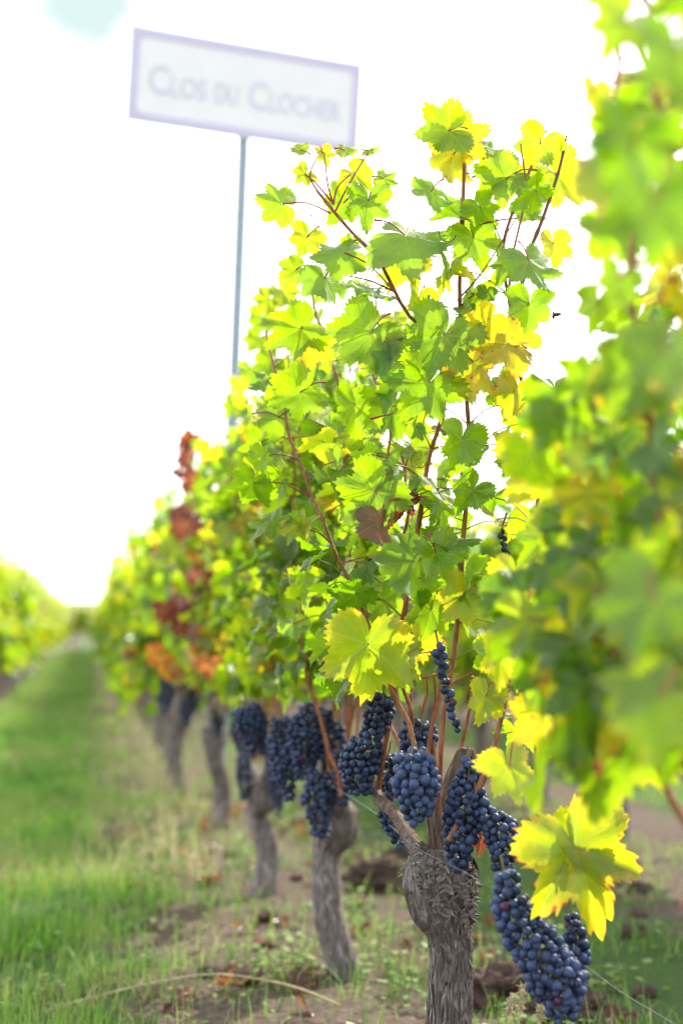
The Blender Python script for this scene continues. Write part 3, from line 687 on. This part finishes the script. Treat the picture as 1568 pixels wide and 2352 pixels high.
# ---- farther vines of this row and the rows either side: four growers, copied
def far_proto(seed, shift, T, nc=9, per=2, parts=True):
    r = np.random.default_rng(seed); hz = .5
    v = thing('grape_vine', (0, 0, 0), 'x', 'grape vine')
    build('trunk', trunk_mesh([(0, 0, -.03), (r.normal(0, .03), r.normal(0, .03), .25), (0, 0, .45), (0, 0, .54)], [.05, .042, .06, .04], r, 14, 20, .2), M_BARK, v)
    for s in (-1, 1): build('arm', tube(spline([(0, 0, .48), (0, s * .2, .58), (0, s * .45, .62)], 10), np.linspace(.03, .014, 10), 7), M_BARK, v)
    cs = make_canes(r, nc, -.6, .6, .62, 1.82, .11); cc = []
    for k in range(5):
        y = r.uniform(-.5, .5); x = r.choice([-1, 1]) * r.uniform(.15, .3)
        cs.append(spline([(0, y, .68), (x * .6, y, .85), (x, y + .05, .75), (x * 1.1, y + .1, .38)], 20))
    for P in cs: cc += tube(P[::3], .0045, 4, col=np.array([0, 0, 0, 1.]))
    build('canes', cc, M_CANE, v)
    build('foliage', foliage_chunks(r, cs, T, np.zeros(3), None, per, 1, (.065, .115), shift, 0, zmin=.40), [M_LEAF, M_PET], v)
    for k in range(6):
        y = r.uniform(-.5, .5); x = r.normal(0, .07); z = r.uniform(.55, .70); w = r.uniform(.03, .05)
        bunch([(x, y, z), (x, y, z - .05), (x, y, z - .13)], [w * .8, w, w * .4], .0095, r, 1, v, (0, .6))
    return v
def copy_tree(o, parent=None):
    c = o.copy(); COL.objects.link(c)
    if parent is not None: c.parent = parent
    for ch in o.children: copy_tree(ch, c)
    return c
PROTO = [far_proto(301, .02, T_LOW), far_proto(302, .05, T_LOW), far_proto(303, .10, T_LOW), far_proto(304, .0, T_LOW)]
used = [False] * 4
rf = np.random.default_rng(900)
def far_vine(x, y, label, group, pick):
    p = PROTO[pick]
    o = p if not used[pick] else copy_tree(p)
    used[pick] = True
    o.location = (x + rf.normal(0, .03), y, rf.uniform(-.02, .02)); o.rotation_euler = (0, 0, rf.normal(0, .08) + (math.pi if rf.random() < .5 else 0))
    s = rf.uniform(.93, 1.05); o.scale = (s, s, s * rf.uniform(.94, 1.04))
    tag(o, label, 'grape vine', group); return o
ROWS = [(.57, 8.5, 56, 1.22, 'blurred green vine farther along the middle row, behind the red leaved one', 'distant vines of the middle row', (0, 1, 3, 0)),
        (-1.10, 15.5, 58, 1.22, 'blurred yellow-green vine in the row across the grass path', 'vines of the row across the grass path', (2, 2, 1, 2)),
        (-2.9, 38, 58, 1.22, 'pale blurred vine two rows over, beyond the grass path', 'vines two rows over beyond the path', (2, 1, 2, 1)),
        (2.48, 2.8, 40, 1.22, 'blurred vine of the row behind, seen through gaps in the front leaves', 'vines of the row behind', (1, 0, 3, 1)),
        (4.27, 10, 42, 1.22, 'distant vine two rows behind the grapes', 'vines two rows behind', (0, 1, 3, 2))]
for X, ya, yb, stp, lab, grp, picks in ROWS:
    y = ya; k = 0
    while y < yb:
        far_vine(X, y, lab, grp, int(rf.choice(picks))); y += stp * rf.uniform(.93, 1.07); k += 1

for k in range(11):
    far_vine(-6.2 + k * .92, 59 + rf.normal(0, .3), 'pale blurred vine of the hedge-like row closing the far end of the grass path', 'vines closing the end of the path', int(rf.choice((2, 1)))).rotation_euler.z = 1.57

# ------------------------------------------------------------------ estate sign
D0 = 7.3; dl, dr = 7.10, 7.50
TLc, TRc = at(302, 55, dl), at(833, 147, dr); BLc = at(302, 277, dl)
pole_dir = (at(562, 330, D0) - at(541, 850, D0)).normalized()
xa = (TRc - TLc); WD = xa.length; xa.normalize()
ya_ = (TLc - BLc); HT = ya_.length; ya_ = (ya_ - xa * ya_.dot(xa)).normalized(); za = xa.cross(ya_)
if za.dot(-FWD) < 0: za = -za
foot = at(562, 330, D0) - pole_dir * (at(562, 330, D0).z / pole_dir.z)
SG = thing('vineyard_sign', foot, 'white rectangular sign with pale lavender border and lettering on a thin grey pole', 'sign')
def sp_(u, v, w=0.0):                                      # u, v in metres from the lower left corner
    p = TLc - ya_ * HT + xa * u + ya_ * v + za * w - foot; return np.array(p)
def plate(u0, v0, u1, v1, w0, w1, rad=0.0, n=8):
    pts = []
    for cu, cv, a0 in ((u1 - rad, v1 - rad, 0), (u0 + rad, v1 - rad, 90), (u0 + rad, v0 + rad, 180), (u1 - rad, v0 + rad, 270)):
        for k in range(n + 1 if rad else 1):
            a = math.radians(a0 + (90 * k / n if rad else 45)); pts.append((cu + rad * math.cos(a), cv + rad * math.sin(a)))
    return pts
def ring(outer, inner, w0, w1):
    n = len(outer); V = [sp_(u, v, w1) for u, v in outer] + [sp_(u, v, w1) for u, v in inner] + [sp_(u, v, w0) for u, v in outer] + [sp_(u, v, w0) for u, v in inner]
    F = []
    for i in range(n):
        j = (i + 1) % n
        F += [[i, j, n + j, n + i], [2 * n + i, 2 * n + j, j, i], [n + i, n + j, 3 * n + j, 3 * n + i], [3 * n + i, 3 * n + j, 2 * n + j, 2 * n + i]]
    return Chunk(V, F)
def solid(outline, w0, w1):
    n = len(outline); V = [sp_(u, v, w1) for u, v in outline] + [sp_(u, v, w0) for u, v in outline]
    c1 = np.mean(V[:n], axis=0); c0_ = np.mean(V[n:], axis=0); V = V + [c1, c0_]
    F4 = [[n + i, n + (i + 1) % n, (i + 1) % n, i] for i in range(n)]
    F3 = [[i, (i + 1) % n, 2 * n] for i in range(n)] + [[n + (i + 1) % n, n + i, 2 * n + 1] for i in range(n)]
    return [Chunk(V, F4), Chunk(V, F3)]
M_PANEL = simple('sign_white', (.72, .705, .70), .45, .4, .03, 6)
M_BORD = simple('sign_lavender', (.53, .48, .63), .45, .4, .05, 8)
M_LETT = simple('sign_letter', (.53, .55, .63), .5, .4, .05, 8)
M_POLE = simple('sign_pole', (.24, .305, .34), .45, .5, .15, 25)
build('panel', solid(plate(0, 0, WD, HT, 0, 0, .012), -.008, .0), M_PANEL, SG, False)
b0 = .008; bw = .042
build('border', [ring(plate(b0, b0, WD - b0, HT - b0, 0, 0, .014), plate(b0 + bw, b0 + bw, WD - b0 - bw, HT - b0 - bw, 0, 0, .030), .0002, .003)], M_BORD, SG, False)
def glyphs(txt, size, u, v, target=None, sx=1.0):
    cu = bpy.data.curves.new('lettering_source', 'FONT'); cu.body = txt; cu.size = size; cu.extrude = .0012; cu.offset = .0008
    ob = bpy.data.objects.new('lettering_source', cu); COL.objects.link(ob)
    dg = bpy.context.evaluated_depsgraph_get(); me = ob.evaluated_get(dg).to_mesh()
    V = np.array([p.co[:] for p in me.vertices]); Fs = [list(p.vertices) for p in me.polygons]
    bpy.data.objects.remove(ob); bpy.data.curves.remove(cu)
    x0, x1 = V[:, 0].min(), V[:, 0].max(); k = sx if target is None else target / (x1 - x0)
    P = np.array([sp_(u + (a - x0) * k, v + b, .0016 + c) for a, b, c in V])
    out = []
    for m in (3, 4):
        f = [q for q in Fs if len(q) == m]
        if f: out.append(Chunk(P, f))
    for q in Fs:
        if len(q) > 4: out.append(Chunk(P[q], [[0, i, i + 1] for i in range(1, len(q) - 1)]))
    return out
cap = .31 * HT / .73; sm = .225 * HT / .73; vb = .33 * HT; Lt = []
for txt, sz, a, b in (('C', cap, .085, .168), ('LOS', sm, .176, .325), ('DU', sm, .365, .462), ('C', cap, .507, .590), ('LOCHER', sm, .598, .912)):
    Lt += glyphs(txt, sz, a * WD, vb, (b - a) * WD)
build('lettering', Lt, M_LETT, SG, False)
ptop = np.array(at(563, 318, D0) + za * -.03 - foot)
build('pole', tube(np.array([np.array((0, 0, -.1)), ptop * .5, ptop + np.array(pole_dir) * .02]), .030, 16), M_POLE, SG)
build('bracket', tube(np.array([sp_(WD * .30, .03, -.02), sp_(WD * .70, .03, -.02)]), .010, 8), M_POLE, SG)

# ------------------------------------------------------------------ training wire
wr = thing('trellis_wire', (.66, 2.6, .57), 'thin grey wire across the trunk heads, curled where it is tied to the sharp vine', 'wire')
wo_ = Vector((.66, 2.6, .57))
wp = [at(1560, 2360, 2.40), at(1384, 2250, 2.46), at(1125, 2040, 2.56), at(960, 1950, 2.66), at(900, 1900, 2.9), at(835, 1850, 3.3), at(700, 1768, 4.2), at(560, 1680, 5.6), at(420, 1580, 8.6)]
build('strand', tube(spline([np.array(p - wo_) for p in wp], 120), .0009, 6), M_WIRE, wr)
for k, (x, y, s) in enumerate(((945, 1945, 16), (930, 1925, 13), (955, 1965, 14))):
    t = np.linspace(0, 1, 44); a = t * 15 + k; P = [at(x + s * (1 - .4 * q) * math.cos(b) + 10 * q, y + s * .9 * math.sin(b) + 12 * q, 2.60 + .02 * math.sin(b * .5)) - wo_ for q, b in zip(t, a)]
    build('tie', tube(np.array([list(p) for p in P]), .0009, 5), M_WIRE, wr)

# ------------------------------------------------------------------ ground, grass, hills
def gz(x, y):
    return .018 * noise.noise(Vector((x * 1.3, y * 1.3, 0))) + .012 * noise.noise(Vector((x * 4.5, y * 4.5, 3)))
xs_ = np.concatenate([[-1500, -300, -80, -30, -12], np.arange(-6, 7, .10), [12, 30, 80, 300, 1500]]); ys_ = np.concatenate([[-60, -10], np.arange(-1, 14, .10), np.arange(14, 60, .8), [70, 90, 130, 200, 400, 900, 2500]])
V = np.array([[x, y, gz(x, y) if abs(x) < 8 and y < 60 else 0] for y in ys_ for x in xs_]); nx = len(xs_); ny = len(ys_)
i = np.arange(ny - 1)[:, None] * nx; j = np.arange(nx - 1)[None, :]
tag(build('ground', [Chunk(V, np.stack([i + j, i + j + 1, i + nx + j + 1, i + nx + j], -1).reshape(-1, 4))], M_GROUND), kind='structure')
g = G('hill_cover'); n_ = g.noise(g.coord('Object'), .05, 5, .6)
M_HILL = g.done(g.bsdf(g.ramp(n_, [(.3, (.07, .085, .04)), (.55, (.16, .14, .07)), (.75, (.22, .13, .09))]), .95, .1))
hv = []; HX = np.linspace(-260, 260, 90); HY = np.linspace(120, 330, 24)
for y in HY:
    for x in HX:
        t = (y - 120) / 210; hv.append([x, y, -.5 + 6.2 * math.sin(min(1, t * 1.4) * math.pi / 2) * (.8 + .5 * noise.noise(Vector((x * .012, y * .01, 5)))) + .5 * noise.noise(Vector((x * .2, y * .2, 1)))])
i = np.arange(23)[:, None] * 90; j = np.arange(89)[None, :]
tag(build('hills', [Chunk(hv, np.stack([i + j, i + j + 1, i + 91 + j, i + 90 + j], -1).reshape(-1, 4))], M_HILL), kind='structure')

def blades(n, xf, yf, hr, wr_, hue, r, keep=None):
    x = xf(n); y = yf(n)
    if keep is not None:
        k = keep(x, y); x = x[k]; y = y[k]; n = len(x)
    z = np.array([gz(a, b) for a, b in zip(x, y)]) - .006
    h = r.uniform(*hr, n) * r.uniform(.6, 1.15, n); w = r.uniform(*wr_, n); a = r.uniform(0, 2 * math.pi, n); le = r.normal(0, .55, n) * h; ph = r.uniform(0, 2 * math.pi, n)
    B = np.stack([x, y, z], -1); s = np.stack([np.cos(a), np.sin(a), 0 * a], -1); d = np.stack([np.cos(ph), np.sin(ph), 0 * a], -1)
    out = []
    for t, ww in ((0, 1), (.5, .8), (1, .08)):
        c = B + d * (le * t * t)[:, None]; c[:, 2] += h * t * (1 - .25 * t * np.abs(le / h))
        out += [c - s * (w * ww / 2)[:, None], c + s * (w * ww / 2)[:, None]]
    V = np.stack(out, 1).reshape(-1, 3); b = np.arange(n)[:, None] * 6
    F = np.concatenate([b + np.array([0, 1, 3, 2]), b + np.array([2, 3, 5, 4])], 0)
    hu = hue(x, y, n); c = np.zeros((n, 6, 4)); c[:, :, 0] = hu[:, None]; c[:, :, 3] = 1
    return Chunk(V, F, 0, c=c.reshape(-1, 4))
rg = np.random.default_rng(5)
def patch(x, y, sc, o=0):
    return np.array([noise.noise(Vector((a * sc + o, b * sc, o))) for a, b in zip(x, y)])
def ghue(x, y, n): return np.clip(.46 + .45 * patch(x, y, 1.1, 9) + .45 * patch(x, y, 4, 2) + rg.normal(0, .14, n) + (rg.random(n) < .06) * .45, 0, 1)
def dry(x, y, n): return np.clip(.55 + .4 * patch(x, y, 2.0, 4) + rg.normal(0, .2, n), 0, 1)
gs = []
gs.append(blades(52000, lambda n: rg.uniform(-1.15, .75, n), lambda n: 3.2 + 5.3 * rg.random(n) ** 1.2, (.04, .15), (.003, .006), ghue, rg,
                 lambda x, y: rg.random(len(x)) < np.clip((.22 - x) * 1.9 + 1.1 * patch(x, y, 2.2, 1) + .06, 0.015, 1)))
gs.append(blades(52000, lambda n: rg.uniform(-1.1, .9, n), lambda n: 8.2 + 48 * rg.random(n) ** 1.6, (.04, .13), (.006, .012), ghue, rg,
                 lambda x, y: rg.random(len(x)) < np.clip((.34 - x) * 1.8 + 1.0 * patch(x, y, 1.6, 1), .05, 1)))
gs.append(blades(17000, lambda n: rg.uniform(.85, 3.6, n), lambda n: 2.6 + 12 * rg.random(n) ** 1.3, (.04, .11), (.003, .006), dry, rg, lambda x, y: patch(x, y, 1.6, 6) > -.1))
gs.append(blades(3500, lambda n: rg.uniform(.05, 1.2, n), lambda n: 2.9 + 9 * rg.random(n), (.03, .17), (.002, .005), dry, rg, lambda x, y: patch(x, y, 2.6, 12) > .0))
gs.append(blades(1500, lambda n: rg.uniform(.0, .62, n), lambda n: 5.6 + 16 * rg.random(n) ** 1.4, (.12, .36), (.003, .006), lambda x, y, n: np.clip(.88 + rg.normal(0, .10, n), 0, 1), rg, lambda x, y: patch(x, y, 2.1, 21) > -.05))
tag(build('grass', gs, M_GRASS), 'green grass growing along the path between the vine rows', 'grass', kind='stuff')
# broad little weed leaves low under the row
def weed_chunks(r, cx, cy, n, spread, size, hue):
    out = []
    for _ in range(n):
        x = cx + r.normal(0, spread); y = cy + r.normal(0, spread); z = gz(x, y) + r.uniform(.005, .07)
        a = r.uniform(0, 6.28); s = size * r.uniform(.5, 1.2); t = np.array([math.cos(a), math.sin(a), r.uniform(-.2, .5)]); t = nrm(t); sd = nrm(np.cross(t, [0, 0, 1.]))
        p = np.array([x, y, z]); w = .34
        V = [p, p + t * s * .35 + sd * s * w, p + t * s * .35 - sd * s * w, p + t * s * .75 + sd * s * w * .8, p + t * s * .75 - sd * s * w * .8, p + t * s]
        h = np.clip(hue + r.normal(0, .12), 0, 1)
        out.append(Chunk(V, [[0, 1, 2], [1, 3, 2], [2, 3, 4], [3, 5, 4]], 0, c=np.tile([h, 0, 0, 1.], (6, 1))))
        out += [Chunk(c.V, c.F, 0, c=np.tile([h, 0, 0, 1.], (len(c.V), 1))) for c in tube(np.array([[x + r.normal(0, .01), y, gz(x, y) - .01], (p + [0, 0, .01]), p + t * s * .1]), .0012, 4, cap=False)]
    return out
wc = []
for _ in range(120):
    x = rg.uniform(.15, 1.9); y = rg.uniform(3.1, 8); wc += weed_chunks(rg, x, y, int(rg.integers(10, 28)), rg.uniform(.03, .10), rg.uniform(.018, .04), rg.uniform(.25, .8))
for _ in range(60):
    x = rg.uniform(-1.0, .3); y = rg.uniform(3.2, 7); wc += weed_chunks(rg, x, y, int(rg.integers(10, 24)), rg.uniform(.05, .12), rg.uniform(.015, .03), rg.uniform(.3, .75))
tag(build('weeds', wc, M_GRASS), 'low leafy weeds scattered over the bare soil under the vines', 'weeds', kind='stuff')

def on_ground(x, y):
    v = (at(x, y, 1) - CAM); t = -CAM.z / v.z; p = CAM + v * t; return p
# soil clods
def clod(x, y, s, seed, label):
    p = on_ground(x, y); V0_, F0_ = ico(5); o = seed * 7.3
    k = np.array([1 + .45 * noise.noise(Vector(v * 1.6) + Vector((o, 0, 0))) + .28 * noise.noise(Vector(v * 3.5) + Vector((0, o, 0))) + .26 * noise.noise(Vector(v * 9) + Vector((0, 0, o))) + .16 * noise.noise(Vector(v * 21) + Vector((0, 0, o))) for v in V0_])
    b = build('soil_clod', [Chunk(V0_ * k[:, None] * np.array([1.25, 1, .72]) * s, F0_)], M_SOIL); b.location = (p.x, p.y, s * .35)
    tag(b, label, 'soil clod', 'clods of soil under the vines')
clod(1165, 2300, .085, 1, 'large red-brown clod of soil beside the sharp trunk')
clod(870, 2040, .10, 2, 'brown clod of soil between the sharp trunk and the pale slim trunk')
clod(1290, 2345, .06, 3, 'small red-brown clod of soil under the lowest bunch of grapes')
clod(920, 1990, .07, 4, 'smaller brown clod just behind another clod between two trunks')
for k in range(60):
    x = rg.uniform(.15, 2.2); y = rg.uniform(3.3, 9); s_ = rg.uniform(.015, .045); V0_, F0_ = ICO[2]; o = k * 3.1
    kk = np.array([1 + .5 * noise.noise(Vector(v * 2.2) + Vector((o, 0, 0))) + .3 * noise.noise(Vector(v * 6) + Vector((0, o, 0))) for v in V0_])
    b = build('soil_lump', [Chunk(V0_ * kk[:, None] * np.array([1.2, 1, .7]) * s_, F0_)], M_SOIL, None, False); b.location = (x, y, gz(x, y) + s_ * .25); b.rotation_euler.z = rg.uniform(0, 6)
    tag(b, 'small dark crumbly lump of soil lying on the bare strip under the vines', 'soil lump', 'small lumps of soil under the vines')
# fallen leaves
for k in range(80):
    x = rg.uniform(.1, 1.35); y = rg.uniform(3.4, 8.5)
    f = build('fallen_leaf', [leaf_chunk(T_MID[rg.integers(4)], (0, 0, .02), np.array([rg.normal(), rg.normal(), .0]), np.array([rg.normal(0, .35), rg.normal(0, .35), 1.]), rg.uniform(.04, .07), rg.uniform(1.04, 1.2), .0, rg.random(), rg, .5, .4, .25)], M_LEAF)
    f.location = (x, y, gz(x, y)); tag(f, 'dry reddish brown vine leaf lying on the soil under the row', 'fallen leaf', 'fallen leaves under the row')
# arching dry grass stalk in front on the left
def stalk(pts, rad, label, name='grass_stalk', heads=True, seed=0):
    r = np.random.default_rng(seed); p0 = pts[0]; o = Vector(p0); P = spline([np.array(Vector(p) - o) for p in pts], 50)
    t = thing(name, o, label, 'grass stalk')
    build('stem', tube(P, np.linspace(rad, rad * .45, 50), 6), M_STALK, t)
    if heads:
        ch = []
        for k in range(90):
            i = int(r.integers(30, 50)); d = nrm(r.normal(size=3) + np.array([0, 0, .2])); l = r.uniform(.006, .02)
            ch += tube(np.array([P[i], P[i] + d * l * .5, P[i] + d * l]), [.0006, .0014, .0004], 4, cap=False)
        build('seed_head', ch, M_STALK, t)
stalk([at(815, 2325, 3.75), at(700, 2275, 3.72), at(600, 2250, 3.7), at(480, 2238, 3.65), at(330, 2262, 3.62), at(180, 2300, 3.6), at(95, 2325, 3.58)], .0028, 'long pale dry grass stalk arching low over the grass in front of the rows', seed=1)
for k, (x, y0_, y1_, lab) in enumerate(((1170, 2420, 2290, 'short dry seed stalk standing beside the sharp trunk and the clod'), (1195, 2430, 2265, 'tallest thin dry stalk standing in front of the red-brown clod'), (1240, 2420, 2310, 'thin dry stalk standing below the lowest bunch of grapes'))):
    d = 3.1; a = at(x, y0_, d); stalk([Vector((a.x, a.y, 0)), at(x - 3, (y0_ + y1_) / 2, d), at(x + 5, y1_, d)], .0014, lab, heads=True, seed=5 + k)

# insect in the gap of sky between the two vines
ip = at(1270, 727, 2.7); ins = thing('flying_insect', ip, 'tiny dark insect flying in the gap of white sky beside the sharp vine', 'insect')
M_BUG = simple('insect_body', (.03, .018, .02), .5, .4, .3, 200)
V0_, F0_ = ICO[2]; rx = np.array(RIGHT); ux = np.array(UP)
bd = []
for q, (a, b, c) in ((0, (.0030, .0034, .0050)), (1, (.0024, .0024, .0026))):
    k = V0_ * np.array([a, b, c]); k = k[:, :1] * rx + k[:, 1:2] * np.array(FWD) + k[:, 2:] * ux; bd.append(Chunk(k + (ux * .0068 if q else 0), F0_))
build('body', bd, M_BUG, ins)
for sx in (1, 1.25):
    w = np.array([[0, 0, 0], *[(rx * (.006 + .006 * math.cos(t)) * sx + ux * (.0032 * math.sin(t) + .003 * sx) - np.array(FWD) * .002 * (sx - 1) * 8) for t in np.linspace(math.pi * .9, -math.pi * .9, 12)]])
    build('wing', [Chunk(w, [[0, i, i + 1] for i in range(1, 12)])], M_BUG, ins)
